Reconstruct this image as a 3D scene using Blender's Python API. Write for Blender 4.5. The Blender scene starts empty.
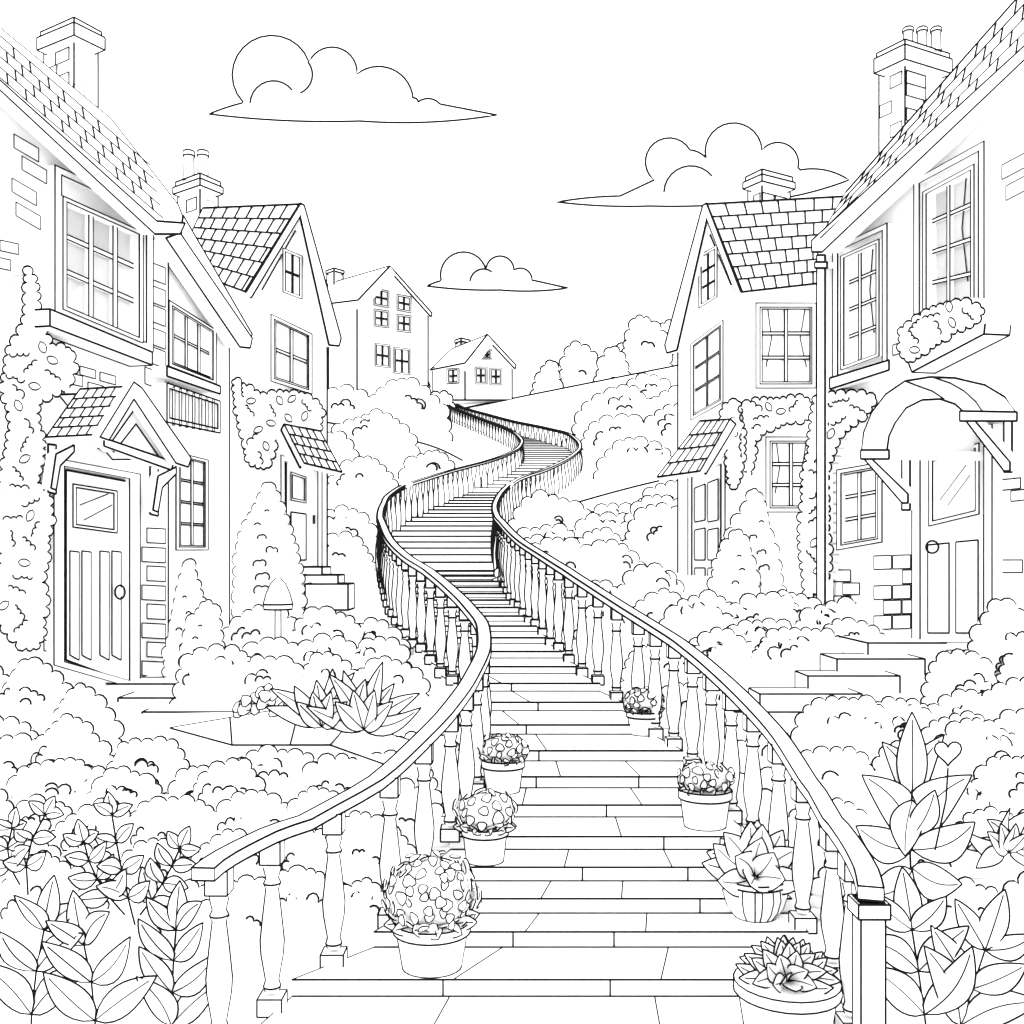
import bpy, math, random
import numpy as np
from mathutils import Vector
from mathutils.geometry import tessellate_polygon
random.seed(7)
R=random.Random(11)
CAM=np.array([0.0,0.0,2.2]); F=1024.0; CX=512.0; HZ=560.0
LW=2.35
# ---------------------------------------------------------------- materials
def mat(name,col,rough=0.9,var=0.02,scale=6.0):
    m=bpy.data.materials.new(name); m.use_nodes=True
    nt=m.node_tree; b=nt.nodes['Principled BSDF']
    b.inputs['Roughness'].default_value=rough
    b.inputs['Specular IOR Level'].default_value=0.0
    tc=nt.nodes.new('ShaderNodeTexCoord'); n=nt.nodes.new('ShaderNodeTexNoise')
    n.inputs['Scale'].default_value=scale
    r=nt.nodes.new('ShaderNodeValToRGB')
    c0=[max(0,c-var) for c in col]; c1=[min(1,c+var) for c in col]
    r.color_ramp.elements[0].color=(*c0,1); r.color_ramp.elements[1].color=(*c1,1)
    nt.links.new(tc.outputs['Object'],n.inputs['Vector']); nt.links.new(n.outputs['Fac'],r.inputs['Fac'])
    nt.links.new(r.outputs['Color'],b.inputs['Base Color'])
    return m
WHITE=mat('white_plaster',(0.93,0.93,0.93))
LEAFM=mat('white_foliage',(0.93,0.93,0.93),scale=20)
STONE=mat('white_stone',(0.92,0.92,0.92),scale=3)
INK=mat('ink_edge',(0.008,0.008,0.008),var=0.002)
MATS=[WHITE,INK,LEAFM,STONE]
MI={'w':0,'k':1,'l':2,'s':3}
# ---------------------------------------------------------------- helpers
def W(px,py,d): return np.array([(px-CX)/F*d,d,CAM[2]+(HZ-py)/F*d])
class Plane:
    def __init__(s,a,b,c):
        n=np.cross(b-a,c-a); n=n/np.linalg.norm(n)
        if np.dot(n,CAM-a)<0:n=-n
        s.n=n; s.p=a
    def at(s,px,py,off=0.0):
        D=np.array([(px-CX)/F,1.0,(HZ-py)/F]); p=s.p+s.n*off
        return CAM+D*(np.dot(p-CAM,s.n)/np.dot(D,s.n))
def vplane(px1,d1,px2,d2):
    a=W(px1,560,d1);b=W(px2,560,d2);return Plane(a,b,a+np.array([0,0,1.0]))
class B:
    def __init__(s,name,parent=None): s.name=name;s.parent=parent;s.v=[];s.f=[];s.m=[];s.nv=0
    def add(s,V,Fc,m):
        V=np.asarray(V,float); s.v.append(V); o=s.nv
        for f in Fc: s.f.append(tuple(int(i)+o for i in f)); s.m.append(MI[m])
        s.nv+=len(V)
    def tube(s,pts,w=1.0,closed=False):
        P=np.asarray(pts,float)
        keep=[0]
        for i in range(1,len(P)):
            if np.linalg.norm(P[i]-P[keep[-1]])>1e-5: keep.append(i)
        P=P[keep]
        if closed and np.linalg.norm(P[0]-P[-1])<1e-5:P=P[:-1]
        n=len(P)
        if n<2:return
        if closed: T=np.roll(P,-1,0)-np.roll(P,1,0)
        else:
            T=np.empty_like(P);T[0]=P[1]-P[0];T[-1]=P[-1]-P[-2]
            if n>2:T[1:-1]=P[2:]-P[:-2]
        T/=np.maximum(np.linalg.norm(T,axis=1,keepdims=True),1e-9)
        C=P-P.mean(0); U,S,Vt=np.linalg.svd(C,full_matrices=False) if n>=3 else (None,None,None)
        if n>=3 and S[1]>1e-5*S[0]+1e-7: N=Vt[2]
        else:
            a=np.array([0,0,1.0]) if abs(T[0][2])<.8 else np.array([0,1.0,0])
            N=np.cross(T[0],a)
        A=np.cross(T,N); la=np.linalg.norm(A,axis=1,keepdims=True); A/=np.maximum(la,1e-6)
        Bn=np.cross(T,A)
        r=(0.5*LW*w/F*np.maximum(P[:,1],1.0))[:,None]
        V=np.concatenate([P+A*r,P+Bn*r,P-A*r,P-Bn*r]); Fc=[]
        rng=range(n if closed else n-1)
        for i in rng:
            j=(i+1)%n
            for k in range(4):
                k2=(k+1)%4
                Fc.append((k*n+i,k*n+j,k2*n+j,k2*n+i))
        if not closed:
            Fc.append((0,n,2*n,3*n));Fc.append((n-1,2*n-1,3*n-1,4*n-1))
        s.add(V,Fc,'k')
    def prism(s,P,vec,m='w',line=True,w=1.0,backline=False):
        P=np.asarray(P,float);n=len(P)
        tri=tessellate_polygon([[Vector(p) for p in P]])
        V=np.concatenate([P,P+vec])
        Fc=[tuple(t) for t in tri]+[tuple(i+n for i in t) for t in tri]+[(i,(i+1)%n,(i+1)%n+n,i+n) for i in range(n)]
        s.add(V,Fc,m)
        if line:
            for i in range(n): s.tube([P[i],P[(i+1)%n]],w)
        if backline:
            for i in range(n):
                s.tube([P[i]+vec,P[(i+1)%n]+vec],w)
                s.tube([P[i],P[i]+vec],w)
    def slab(s,pl,pts,h=.05,back=-.05,m='w',line=True,w=1.0,smooth=False,backline=False):
        P=[pl.at(p[0],p[1],h) for p in pts]
        s.prism(P,-pl.n*(h-back),m,line and not smooth,w,backline)
        if smooth and line: s.tube(P,w,True)
    def line(s,pl,pts,off=.01,w=1.0,closed=False): s.tube([pl.at(p[0],p[1],off) for p in pts],w,closed)
    def build(s):
        if not s.v:return None
        me=bpy.data.meshes.new(s.name); V=np.concatenate(s.v)
        me.from_pydata(V.tolist(),[],s.f); 
        for m in MATS: me.materials.append(m)
        me.polygons.foreach_set('material_index',s.m); me.update()
        o=bpy.data.objects.new(s.name,me); bpy.context.collection.objects.link(o)
        if s.parent: o.parent=s.parent
        return o
def G(name):
    o=bpy.data.objects.new(name,None); bpy.context.collection.objects.link(o); return o
def bil(q,u,v):
    q=[np.array(p[:2],float) for p in q]
    return (q[0]*(1-u)+q[1]*u)*(1-v)+(q[3]*(1-u)+q[2]*u)*v
def sub(q,u0,u1,v0,v1): return [bil(q,u0,v0),bil(q,u1,v0),bil(q,u1,v1),bil(q,u0,v1)]
def ring(b,pl,q,fu,fv,h,w=.85):
    o=[bil(q,0,0),bil(q,1,0),bil(q,1,1),bil(q,0,1)]; i=sub(q,fu,1-fu,fv,1-fv)
    for k in range(4):
        k2=(k+1)%4
        P=[pl.at(*p,h) for p in (o[k],o[k2],i[k2],i[k])]
        b.prism(P,-pl.n*(h+.04),'w',False)
    b.line(pl,o,h,w,True);b.line(pl,i,h,w,True)
def window(parent,pl,q,cols,rows,fw=5,mw=2.5,h=.09,name='window',double=True,w=.85,sill=0,curtain=False):
    b=B(name,parent); q=[np.array(p,float) for p in q]
    wd=np.linalg.norm(q[1]-q[0]); ht=np.linalg.norm(q[3]-q[0])
    ring(b,pl,q,fw/wd,fw/ht,h,w)
    q2=sub(q,fw/wd,1-fw/wd,fw/ht,1-fw/ht)
    if double:
        wd-=2*fw;ht-=2*fw;f=fw*.55
        ring(b,pl,q2,f/wd,f/ht,h*.6,w); q2=sub(q2,f/wd,1-f/wd,f/ht,1-f/ht); wd-=2*f;ht-=2*f
    b.slab(pl,q2,.012,-.03,line=False)
    mu=mw/wd/2;mv=mw/ht/2
    for c in range(1,cols):
        b.slab(pl,sub(q2,c/cols-mu,c/cols+mu,0,1),h*.45,-.02,w=w*.85)
    for r in range(1,rows):
        for c in range(cols):
            u0=0 if c==0 else c/cols+mu; u1=1 if c==cols-1 else (c+1)/cols-mu
            b.slab(pl,sub(q2,u0,u1,r/rows-mv,r/rows+mv),h*.42,-.02,w=w*.85)
    if curtain:
        b.line(pl,[bil(q2,.12,0),bil(q2,.2,.4),bil(q2,.08,.8)],.02,.6)
        b.line(pl,[bil(q2,.9,0),bil(q2,.8,.4),bil(q2,.93,.8)],.02,.6)
    b.build()
def tiles(b,pl,q,nu,nv,off=.02,w=.75):
    for v in range(0,nv+1):
        b.line(pl,[bil(q,u/8,v/nv) for u in range(9)],off,w)
    for v in range(nv):
        for k in range(nu):
            u=(k+(.5 if v%2 else 0)+R.uniform(-.08,.08))/nu
            if 0.01<u<.99: b.line(pl,[bil(q,u,v/nv),bil(q,u,(v+1)/nv)],off,w)
def tower(b,L,M,Rr,ytop,ybot,d,aL=.6,aR=.6,m='w',w=1.0):
    zt=W(M,ytop,d)[2];zb=W(M,ybot,d)[2]
    cL=W(L,0,d+aL)[:2];cM=W(M,0,d)[:2];cR=W(Rr,0,d+aR)[:2];c4=cL+cR-cM
    P=[np.array([*c,zt]) for c in (cL,cM,cR,c4)]
    b.prism(P,np.array([0,0,zb-zt]),m,True,w,True)
    return cL,cM,cR,zt,zb
def lathe(b,base,prof,sc=1.0,n=12,m='w',w=1.0,rings=None,side=True):
    """turned solid; profile = (radius,height)"""
    base=np.asarray(base,float);k=len(prof)
    V=[];
    for r,h in prof:
        for i in range(n):
            a=2*math.pi*i/n
            V.append(base+np.array([r*sc*math.cos(a),r*sc*math.sin(a),h*sc]))
    Fc=[(j*n+i,j*n+(i+1)%n,(j+1)*n+(i+1)%n,(j+1)*n+i) for j in range(k-1) for i in range(n)]
    Fc.append(tuple(range((k-1)*n,k*n)))
    b.add(V,Fc,m)
    if side:
        t=np.array([base[0],base[1]]);t=t/np.linalg.norm(t);sx=np.array([t[1],-t[0],0])
        for sg in (-1,1):
            b.tube([base+sx*sg*r*sc+np.array([0,0,h*sc]) for r,h in prof],w)
    for j in (rings if rings is not None else (0,k-2,k-1)):
        r,h=prof[j]
        b.tube([base+np.array([r*sc*1.01*math.cos(2*math.pi*i/24),r*sc*1.01*math.sin(2*math.pi*i/24),h*sc]) for i in range(24)],w*.9,True)
def chimney(parent,L,M,Rr,ytop,ybot,d,a=.35,capw=5,caph=10,pots=(),bricks=6,potw=6,poth=22):
    b=B('chimney',parent)
    cL,cM,cR,zt,zb=tower(b,L,M,Rr,ytop,ybot,d,a,a,w=.85)
    tower(b,L-capw,M,Rr+capw,ytop-caph,ytop+1,d-.25,a+.05,a+.05,w=.85)
    tower(b,L-capw*.5,M,Rr+capw*.5,ytop-caph-5,ytop-caph,d-.12,a+.03,a+.03,w=.85)
    hh=.17*d/14;rowsN=int((zt-zb)*.75/hh)
    for k in range(bricks):
        c0,c1=(cL,cM) if k%3==0 else (cM,cR)
        n2=np.array([-.02,-.03]); z=zt-hh*(1+(k*3)%max(rowsN,1)); u=.05 if k%2 else .45; du=.45
        p=lambda u,z:np.array([*(c0*(1-u)+c1*u+n2),z])
        b.tube([p(u,z),p(u+du,z),p(u+du,z-hh),p(u,z-hh)],.7,True)
    zc=W(M,ytop-caph-5,d-.12)[2]
    for pp in pots:
        bp=W(pp,0,d+a*.6);bp[2]=zc-.02
        lathe(b,bp,[(potw*.5,0),(potw*.5,.1*poth),(potw*.42,.15*poth),(potw*.4,.8*poth),(potw*.5,.84*poth),(potw*.48,poth)],d/F,w=.85)
    b.build()
def brickset(b,pl,x0,y0,cols,rows,bw,bh,sl=0,prob=.8,h=.015):
    for r in range(rows):
        for c in range(cols):
            if R.random()>prob: continue
            xa=x0+(c+(.5 if r%2 else 0))*bw; xb=xa+bw-1.5
            ya=y0+r*bh+sl*(xa-x0); yb=ya+sl*bw
            b.slab(pl,[(xa,ya),(xb,yb),(xb,yb+bh-1.5),(xa,ya+bh-1.5)],h,-.02,'s',w=.6)
def arc(a,b,f,n=6):
    a=np.array(a,float);b=np.array(b,float);c=np.linalg.norm(b-a)
    if abs(f)<1e-4 or c<1e-9:return [a]
    s=f*c;Rd=(c*c/4+s*s)/(2*abs(s)); t=(b-a)/c; nrm=np.array([t[1],-t[0]])*(1 if f>0 else -1)
    mid=(a+b)/2; cen=mid+nrm*(abs(s)-Rd)
    v0=a-cen;ang0=math.atan2(v0[1],v0[0]);v1=b-cen;ang1=math.atan2(v1[1],v1[0])
    dm=mid+nrm*abs(s)-cen; am=math.atan2(dm[1],dm[0])
    def un(x,ref):
        while x-ref>math.pi:x-=2*math.pi
        while x-ref<-math.pi:x+=2*math.pi
        return x
    x0=un(ang0,am);x1=un(ang1,am)
    return [cen+Rd*np.array([math.cos(x0+(x1-x0)*i/n),math.sin(x0+(x1-x0)*i/n)]) for i in range(n)]
def resample(P,s,closed,jit=.35):
    P=[np.array(p,float) for p in P]
    if closed:P=P+[P[0]]
    seg=[np.linalg.norm(P[i+1]-P[i]) for i in range(len(P)-1)];tot=sum(seg)
    if tot<1e-9:return P
    ts=[0.0]
    while ts[-1]<tot: ts.append(ts[-1]+s*R.uniform(1-jit,1+jit))
    ts=[t*tot/ts[-1] for t in ts]; out=[];i=0;acc=0
    for t in ts:
        while i<len(seg)-1 and acc+seg[i]<t: acc+=seg[i];i+=1
        u=(t-acc)/max(seg[i],1e-9); out.append(P[i]*(1-u)+P[i+1]*u)
    return out
def scallop(P,s,closed=True,f=.38,n=5):
    Q=resample(P,s,closed); out=[]
    for i in range(len(Q)-1): out+=arc(Q[i],Q[i+1],f*R.uniform(.7,1.2),n)
    if not closed: out.append(Q[-1])
    return out
# ---------------------------------------------------------------- stair alignment (depth -> L,R,z)
raw=[(2.0,100,1010,0,0),(4.1,190,872,0,0),(4.4,203,866,0,0),(4.95,262,845,0,0),(5.24,305,832,.0,0),(5.41,340,822,.06,0),(5.56,370,810,.11,0),
(6.05,418,783,.25,0),(6.5,447,757,.36,0),(7.19,470,724,.48,0),(8.09,484,686,.62,0),(8.78,483,657,.70,0),(9.63,470,626,.79,0),
(10.65,451,596,.90,0),(11.98,428,567,1.03,0),(13.44,408,547,1.15,0),(16.15,390,520,1.38,0),(18.8,383,505,1.65,0),(23,380,497,1.95,0),
(28,383,495,2.42,0),(30.5,388,499,2.80,0),(33,400,506,3.23,0),(37,424,518,3.83,0),(43,455,545,4.72,0),(49,485,562,5.64,0),(55,505,573,6.6,0),
(61,519,580,7.68,0),(67,522,578,8.74,0),(74,517,570,10,0),(82,505,545,11.5,0),(91,488,514,13.2,0),(101,470,488,15.2,0),(112,452,463,17.5,0),(120,447,455,19.1,0)]
TD=np.array([r[0] for r in raw]);TL=np.array([(r[1]-CX)/F*r[0] for r in raw]);TR=np.array([(r[2]-CX)/F*r[0] for r in raw]);TZ=np.array([r[3] for r in raw],float)
def herm(x,X,Y):
    x=float(min(max(x,X[0]),X[-1])); i=int(min(max(np.searchsorted(X,x)-1,0),len(X)-2))
    def m(k):
        if k<=0:return (Y[1]-Y[0])/(X[1]-X[0])
        if k>=len(X)-1:return (Y[-1]-Y[-2])/(X[-1]-X[-2])
        a=(Y[k]-Y[k-1])/(X[k]-X[k-1]);b=(Y[k+1]-Y[k])/(X[k+1]-X[k])
        return 0 if a*b<=0 else 2*a*b/(a+b)
    h=X[i+1]-X[i];t=(x-X[i])/h
    return (2*t**3-3*t*t+1)*Y[i]+(t**3-2*t*t+t)*h*m(i)+(-2*t**3+3*t*t)*Y[i+1]+(t**3-t*t)*h*m(i+1)
fL=lambda d:herm(d,TD,TL); fR=lambda d:herm(d,TD,TR); fZ=lambda d:herm(d,TD,TZ)
def terr(x,d):
    if d<=120: z=fZ(d)-.12-(.15 if d>20 else 0)*min(1,(d-20)/5 if d>20 else 0)
    elif d<=140: z=fZ(120)-.27+(d-120)*.2
    else: z=fZ(120)-.27+4.0-(d-140)*.35; z=max(z,-5)
    dd=min(d,120.); L=fL(dd);Rr=fR(dd)
    k=1.0 if d<140 else max(0,1-(d-140)/60)
    if x<L:
        s=-.02 if d<13 else -.02+min(1,(d-13)/17)*.17
        z+=max(-.6,min((L-x)*s,6))*k
    elif x>Rr: z+=min((x-Rr)*.2,9)*k
    return z
# ---------------------------------------------------------------- terrain
ter=B('hillside_ground')
ys=[-30,-5,1,2.5,3.5]+list(np.geomspace(4,140,90))+[143,150,165,190,230,300,450,900]
xs0=[-600,-250,-120,-70,-45,-30,-22,-16,-12,-9,-7,-5.5,-4.2,-3.2,-2.4,-1.7,-1,-.3,.3,1,1.7,2.4,3.2,4.2,5.5,7,9,12,16,22,30,45,70,120,250,600]
V=[];nx=len(xs0)
for y in ys:
    c=(fL(min(max(y,2),120))+fR(min(max(y,2),120)))/2
    for x in xs0: V.append((x+c,y,terr(x+c,max(y,2))))
Fc=[(j*nx+i,j*nx+i+1,(j+1)*nx+i+1,(j+1)*nx+i) for j in range(len(ys)-1) for i in range(nx-1)]
ter.add(V,Fc,'s')
ter.tube([(x,140,terr(x,139.9)+.12) for x in np.linspace(-40,80,80)],1.0)
def tline(pts,w=.9):
    Q=[];P=[np.array(p,float) for p in pts]
    for i in range(len(P)-1):
        for t in np.linspace(0,1,12):
            p0=P[max(i-1,0)];p1=P[i];p2=P[i+1];p3=P[min(i+2,len(P)-1)]
            q=.5*((2*p1)+(-p0+p2)*t+(2*p0-5*p1+4*p2-p3)*t*t+(-p0+3*p1-3*p2+p3)*t**3)
            Q.append((q[0],q[1],terr(q[0],q[1])+.0022*q[1]))
    ter.tube(Q,w)
tline([(fR(40)+.3,38),(4.2,42),(7,43.5),(10,42)]);tline([(fR(84)+1,80),(9,92),(16,99),(26,104)]);tline([(-3,62),(-6,70),(-12,76),(-18,78)]);tline([(-6,98),(-12,106),(-20,110)])
tline([(-5,30),(-7.5,33),(-10,34)])
ter.build()
# ---------------------------------------------------------------- staircase
st=B('stone_staircase')
lev=[(2.5,0.0)]
def dinv(zz):
    a,b=4.9,120.
    for _ in range(40):
        m=(a+b)/2
        if fZ(m)<zz:a=m
        else:b=m
    return a
zz=0
while True:
    rise=.085 if zz<1.9 else (.19 if zz<5 else .32)
    zz+=rise
    if zz>19: break
    lev.append((dinv(zz-rise*.6),zz))
lev[1]=(5.16,lev[1][1])
lev.append((120.5,19.1))
for i in range(len(lev)-1):
    d0,z0=lev[i];d1,_=lev[i+1]; zp=lev[i-1][1] if i else -.4
    zlow=zp-.35
    L0,R0,L1,R1=fL(d0),fR(d0),fL(d1),fR(d1)
    if i==0: L0=L1-.7;R0=R1+.1
    nose=.02
    V=[(L0,d0,z0),(R0,d0,z0),(R1,d1,z0),(L1,d1,z0),(L0,d0+nose,zlow),(R0,d0+nose,zlow),(R1,d1,zlow),(L1,d1,zlow)]
    st.add(V,[(0,1,2,3),(0,1,5,4),(1,2,6,5),(3,0,4,7),(4,5,6,7),(2,3,7,6)],'s')
    w=.95 if d0<22 else (.8 if d0<45 else .55)
    st.tube([(L0,d0,z0),(R0,d0,z0)],w)
    if i: st.tube([(L0,d0-.004,zp+.003),(R0,d0-.004,zp+.003)],w*.8)
    st.tube([(L0,d0,z0),(L1,d1,z0)],w*.8);st.tube([(R0,d0,z0),(R1,d1,z0)],w*.8)
    if d0<24:
        for k in range(2 if d0<8 else 1):
            u=R.uniform(.1,.45)+.42*k; x=L0+(R0-L0)*u
            if i: st.tube([(x,d0-.002,z0),(x,d0-.002,zp)],.75)
            u2=R.uniform(.15,.4)+.4*k
            if d0<14: st.tube([(L0+(R0-L0)*u2,d0,z0+.002),(L1+(R1-L1)*u2,d1,z0+.002)],.65)
st.build()
def zstep(d):
    r=0
    for a,b_ in lev:
        if a<=d:r=b_
    return r
# ---------------------------------------------------------------- railings
def hrail(d):
    return float(np.interp(d,[4,8,12,20,30,60,120],[.82,.84,1.0,1.15,1.25,1.15,1.3]))
PROF=[(.065,0),(.065,.10),(.03,.12),(.04,.15),(.03,.19),(.052,.34),(.056,.42),(.042,.58),(.028,.72),(.04,.75),(.028,.78),(.04,.84),(.055,.86),(.055,1)]
def baluster(b,x,d,h,far):
    z0=zstep(d)-.02 if d<24 else fZ(d)-.1
    if not far:
        q=PROF
        def blk(za,zb2,r):
            P=[(x-r,d-r,zb2),(x+r,d-r,zb2),(x+r,d+r,zb2),(x-r,d+r,zb2)]
            b.prism(P,np.array([0,0,za-zb2]),'w',True,.8,True)
        blk(z0,z0+.1*h,.06); blk(z0+.87*h,z0+h,.05)
        pr=[(r*1.0,t*h) for r,t in q[2:12]]
        lathe(b,(x,d,z0),pr,1.0,10,'w',1.0,rings=(1,7,) if d<12 else ())
    else:
        r=.09 if d<40 else .13
        pr=[(r*.6,0),(r,.25*h),(r,.45*h),(r*.4,.8*h),(r*.6,h)]
        lathe(b,(x,d,z0),pr,1.0,6,'w',.85 if d<40 else .7,rings=())
for nm,fx,ds in (('stair_railing',fL,4.4),('stair_railing',fR,4.15)):
    g=G(nm); rl=B('handrail',g); C=[]
    for d in np.concatenate([np.arange(ds,12,.12),np.arange(12,30,.4),np.arange(30,120,1.2)]):
        C.append(np.array([fx(d),d,fZ(d)+hrail(d)]))
    C=np.array(C);T=np.gradient(C,axis=0);T[:,2]=0;T/=np.linalg.norm(T,axis=1,keepdims=True)
    N=np.stack([T[:,1],-T[:,0],np.zeros(len(T))],1)
    sc=np.interp(C[:,1],[5,20,60,120],[1,1.3,1.8,2.2])[:,None]
    up=np.array([0,0,1.0])
    sec=[(-.05,0),(.05,0),(.05,.055),(-.05,.055)]
    rows=[C+N*a*sc+up*b_*sc for a,b_ in sec]; n=len(C)
    V=np.concatenate(rows);Fc=[]
    for k in range(4):
        k2=(k+1)%4
        for i in range(n-1):Fc.append((k*n+i,k*n+i+1,k2*n+i+1,k2*n+i))
    Fc+=[(0,n,2*n,3*n),(n-1,2*n-1,3*n-1,4*n-1)]
    rl.add(V,Fc,'w')
    for r_ in rows:
        m=C[:,1]<34
        rl.tube(r_[m],1.1); 
        if (~m).sum()>2: rl.tube(r_[~m],.75)
    rl.tube([r_[0] for r_ in rows],1.1,True)
    rl.build()
    bl=B('balusters',g)
    d=ds+.18
    while d<118:
        baluster(bl,fx(d),d,hrail(d)+(fZ(d)-(zstep(d)-.02 if d<24 else fZ(d)-.1)),d>22)
        step=.42 if d<9 else (.62 if d<22 else (.95 if d<45 else 1.5))
        acc=0; 
        while acc<step:
            dd=.05; acc+=math.hypot(dd,fx(d+dd)-fx(d)); d+=dd
    if fx is fR:
        x=fR(ds+.06);dq=ds+.07
        bl.prism([(x-.05,dq-.05,.80),(x+.05,dq-.05,.80),(x+.05,dq+.05,.80),(x-.05,dq+.05,.80)],np.array([0,0,-.9]),'w',True,1,True)
        bl.prism([(x-.065,dq-.065,.80),(x+.065,dq-.065,.80),(x+.065,dq+.065,.80),(x-.065,dq+.065,.80)],np.array([0,0,-.06]),'w',True,1,True)
    bl.build()
# ---------------------------------------------------------------- foliage
def lump(b,x,d,zb,zt,w,s,yaw=0,power=1.0,inner=3,line=1.0,bul=.35):
    H=zt-zb
    if H<=0:return
    cs=[]
    ph=R.uniform(0,6);am=.05
    for i in range(25):
        t=math.pi*i/24
        cu=math.copysign(abs(math.cos(t))**power,math.cos(t))
        k=1+am*math.sin(5*t+ph)
        cs.append((w/2*cu*k,H*(math.sin(t)**.8)*k if 0<t<math.pi else 0))
    rim=scallop(cs,s,False,.42)
    cy=.35*H
    rim=[np.array(r) for r in rim]; n=len(rim)
    ca,sa=math.cos(yaw),math.sin(yaw)
    def to3(u,v,y): return np.array([x+u*ca-y*sa,d+u*sa+y*ca,zb+v])
    bd=bul*w; V=[];Fc=[]
    ts=[1,.88,.65,.35]
    for side in(-1,1):
        o=len(V)
        for t in ts:
            for p in rim: V.append(to3(p[0]*t,cy+(p[1]-cy)*t,side*bd*math.sqrt(1-t*t)))
        V.append(to3(0,cy,side*bd)); c=len(V)-1
        for k in range(len(ts)-1):
            for i in range(n):
                j=(i+1)%n; Fc.append((o+k*n+i,o+k*n+j,o+(k+1)*n+j,o+(k+1)*n+i))
        for i in range(n): Fc.append((o+3*n+i,o+3*n+(i+1)%n,c))
    b.add(V,Fc,'l')
    b.tube([to3(p[0],p[1],0) for p in rim],line)
    for k in range(inner):
        if power>1:
            vv=H*(.15+.7*(k+.5)/inner);hw=w/2*(1-vv/H)**.8*.75;u0=R.uniform(-hw,hw*.4)
            cc=[(u0+hw*.7*q,vv+hw*.35*math.sin(q*3.1)) for q in np.linspace(0,1,6)]
        else:
            a0=R.uniform(.1,.75)*math.pi; a1=a0+R.uniform(.15,.35)*math.pi; t0=R.uniform(.35,.8)
            cc=[(w/2*math.cos(a)*t0,cy+(H-cy)*math.sin(a)*t0) for a in np.linspace(a0,min(a1,math.pi*.95),8)]
        ar=scallop(cc,s*.95,False,-.45 if power>1 else .45)
        pts=[]
        for p in ar:
            u,v=p[0]+0,p[1]
            if power>1: yy=-bd*1.03
            else:
                tt=min(.98,math.hypot(u/(w/2),(v-cy)/max(H-cy,.01))); yy=-bd*math.sqrt(1-tt*tt)*1.03-.004*d/5
            pts.append(to3(u,v,yy))
        b.tube(pts,line*.8)
LB=1.12
def bushfield(name,side,rows,xr,wpx,prob=1.0,hf=.62,excl=(),inner=2):
    b=B(name)
    for d in rows:
        w=wpx*d/F; u=R.uniform(0,w*.5)
        while True:
            e=(fL(min(d,120))-w*.45-u) if side<0 else (fR(min(d,120))+w*.45+u)
            if (side<0 and e<xr(d)) or (side>0 and e>xr(d)): break
            ww=w*R.uniform(.75,1.25)
            dd=d*R.uniform(.985,1.015)
            if R.random()<prob and not any(a<e<b2 and c<dd<d2 for a,b2,c,d2 in excl):
                t=terr(e,dd); lump(b,e,dd,t-.15*w,t+ww*hf*R.uniform(.75,1.15),ww,14.5*d/F if d<20 else 12.5*d/F,R.uniform(-.2,.2),line=LB,inner=inner)
            u+=w*R.uniform(.6,.85)
    return b
b=bushfield('garden_shrubs',-1,[5.9,6.4,6.9,7.5,8.2,9.0],lambda d:-.56*d,92,.97,.55,excl=((-3.9,-.9,7.9,9.8),))
for px,yt,w,d in [(-20,668,90,9.2),(36,664,90,9.1),(84,690,70,8.9),(0,720,90,8.5),(70,722,90,8.2),(150,738,90,7.7),(230,762,80,7.3),(100,770,90,7.6)]:
    p=W(px,yt,d);lump(b,p[0],d,terr(p[0],d)-.2,p[2],w*d/F,14*d/F,0,1,3,LB)
b.build()
b=bushfield('garden_shrubs',1,[5.6,6.1,6.6,7.2,7.9],lambda d:.54*d,92,.97,.5)
for px,yt,w,d in [(1005,606,90,8.3),(960,652,80,8.1),(1020,680,90,7.8),(900,700,86,7.9),(960,715,86,7.5),(840,735,80,7.7),(1010,640,70,8.6)]:
    p=W(px,yt,d);lump(b,p[0],d,terr(p[0],d)-.2,p[2],w*d/F,14*d/F,0,1,3,LB)
b.build()
b=bushfield('garden_shrubs',1,[9.4,10.6,12],lambda d:3.0,78,.95,.5,excl=((1.9,3.4,8.3,10.2),))
for px,yt,w,d in [(790,596,96,12.0),(840,604,84,11.6),(760,622,90,11.0),(715,640,80,11.3),(800,630,100,10.6),(850,622,70,10.8)]:
    p=W(px,yt,d);lump(b,p[0],d,terr(p[0],d)-.2,p[2],w*d/F,13*d/F,0,1,3,LB)
b.build()
bushfield('garden_shrubs',-1,[10.6,11.7,13],lambda d:-3.3,76,.95,.55).build()
bushfield('hillside_shrubs',-1,[15,17.5,20.5,24.5,29,35,42,50,62,80],lambda d:-.19*d if d>18 else -2.9,74,.9,.5,excl=((-7.5,0,55,90),)).build()
bushfield('hillside_shrubs',1,[13.6,15.6,18,21,25,30,36,44,54,66,80,95],lambda d:.175*d if d>18 else 2.6,76,.88,.48,excl=((0,7,34,47),(0,7,74,90),(-5,10,90,100))).build()
ft=B('distant_trees')
for px,yt,w,d in [(548,362,30,150),(580,343,44,152),(613,350,40,149),(645,318,52,153),(628,338,36,156),(675,322,50,156),(345,335,46,100),(372,345,30,101),(355,352,40,98),(340,370,50,96),(390,372,44,95),(415,380,40,94),(440,390,34,118),(365,380,50,92),(400,392,50,86),(352,395,50,84)]:
    p=W(px,yt,d); lump(ft,p[0],d,p[2]-90*d/F,p[2],w*d/F,11*d/F,0,1,1,LB)
ft.build()
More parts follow.
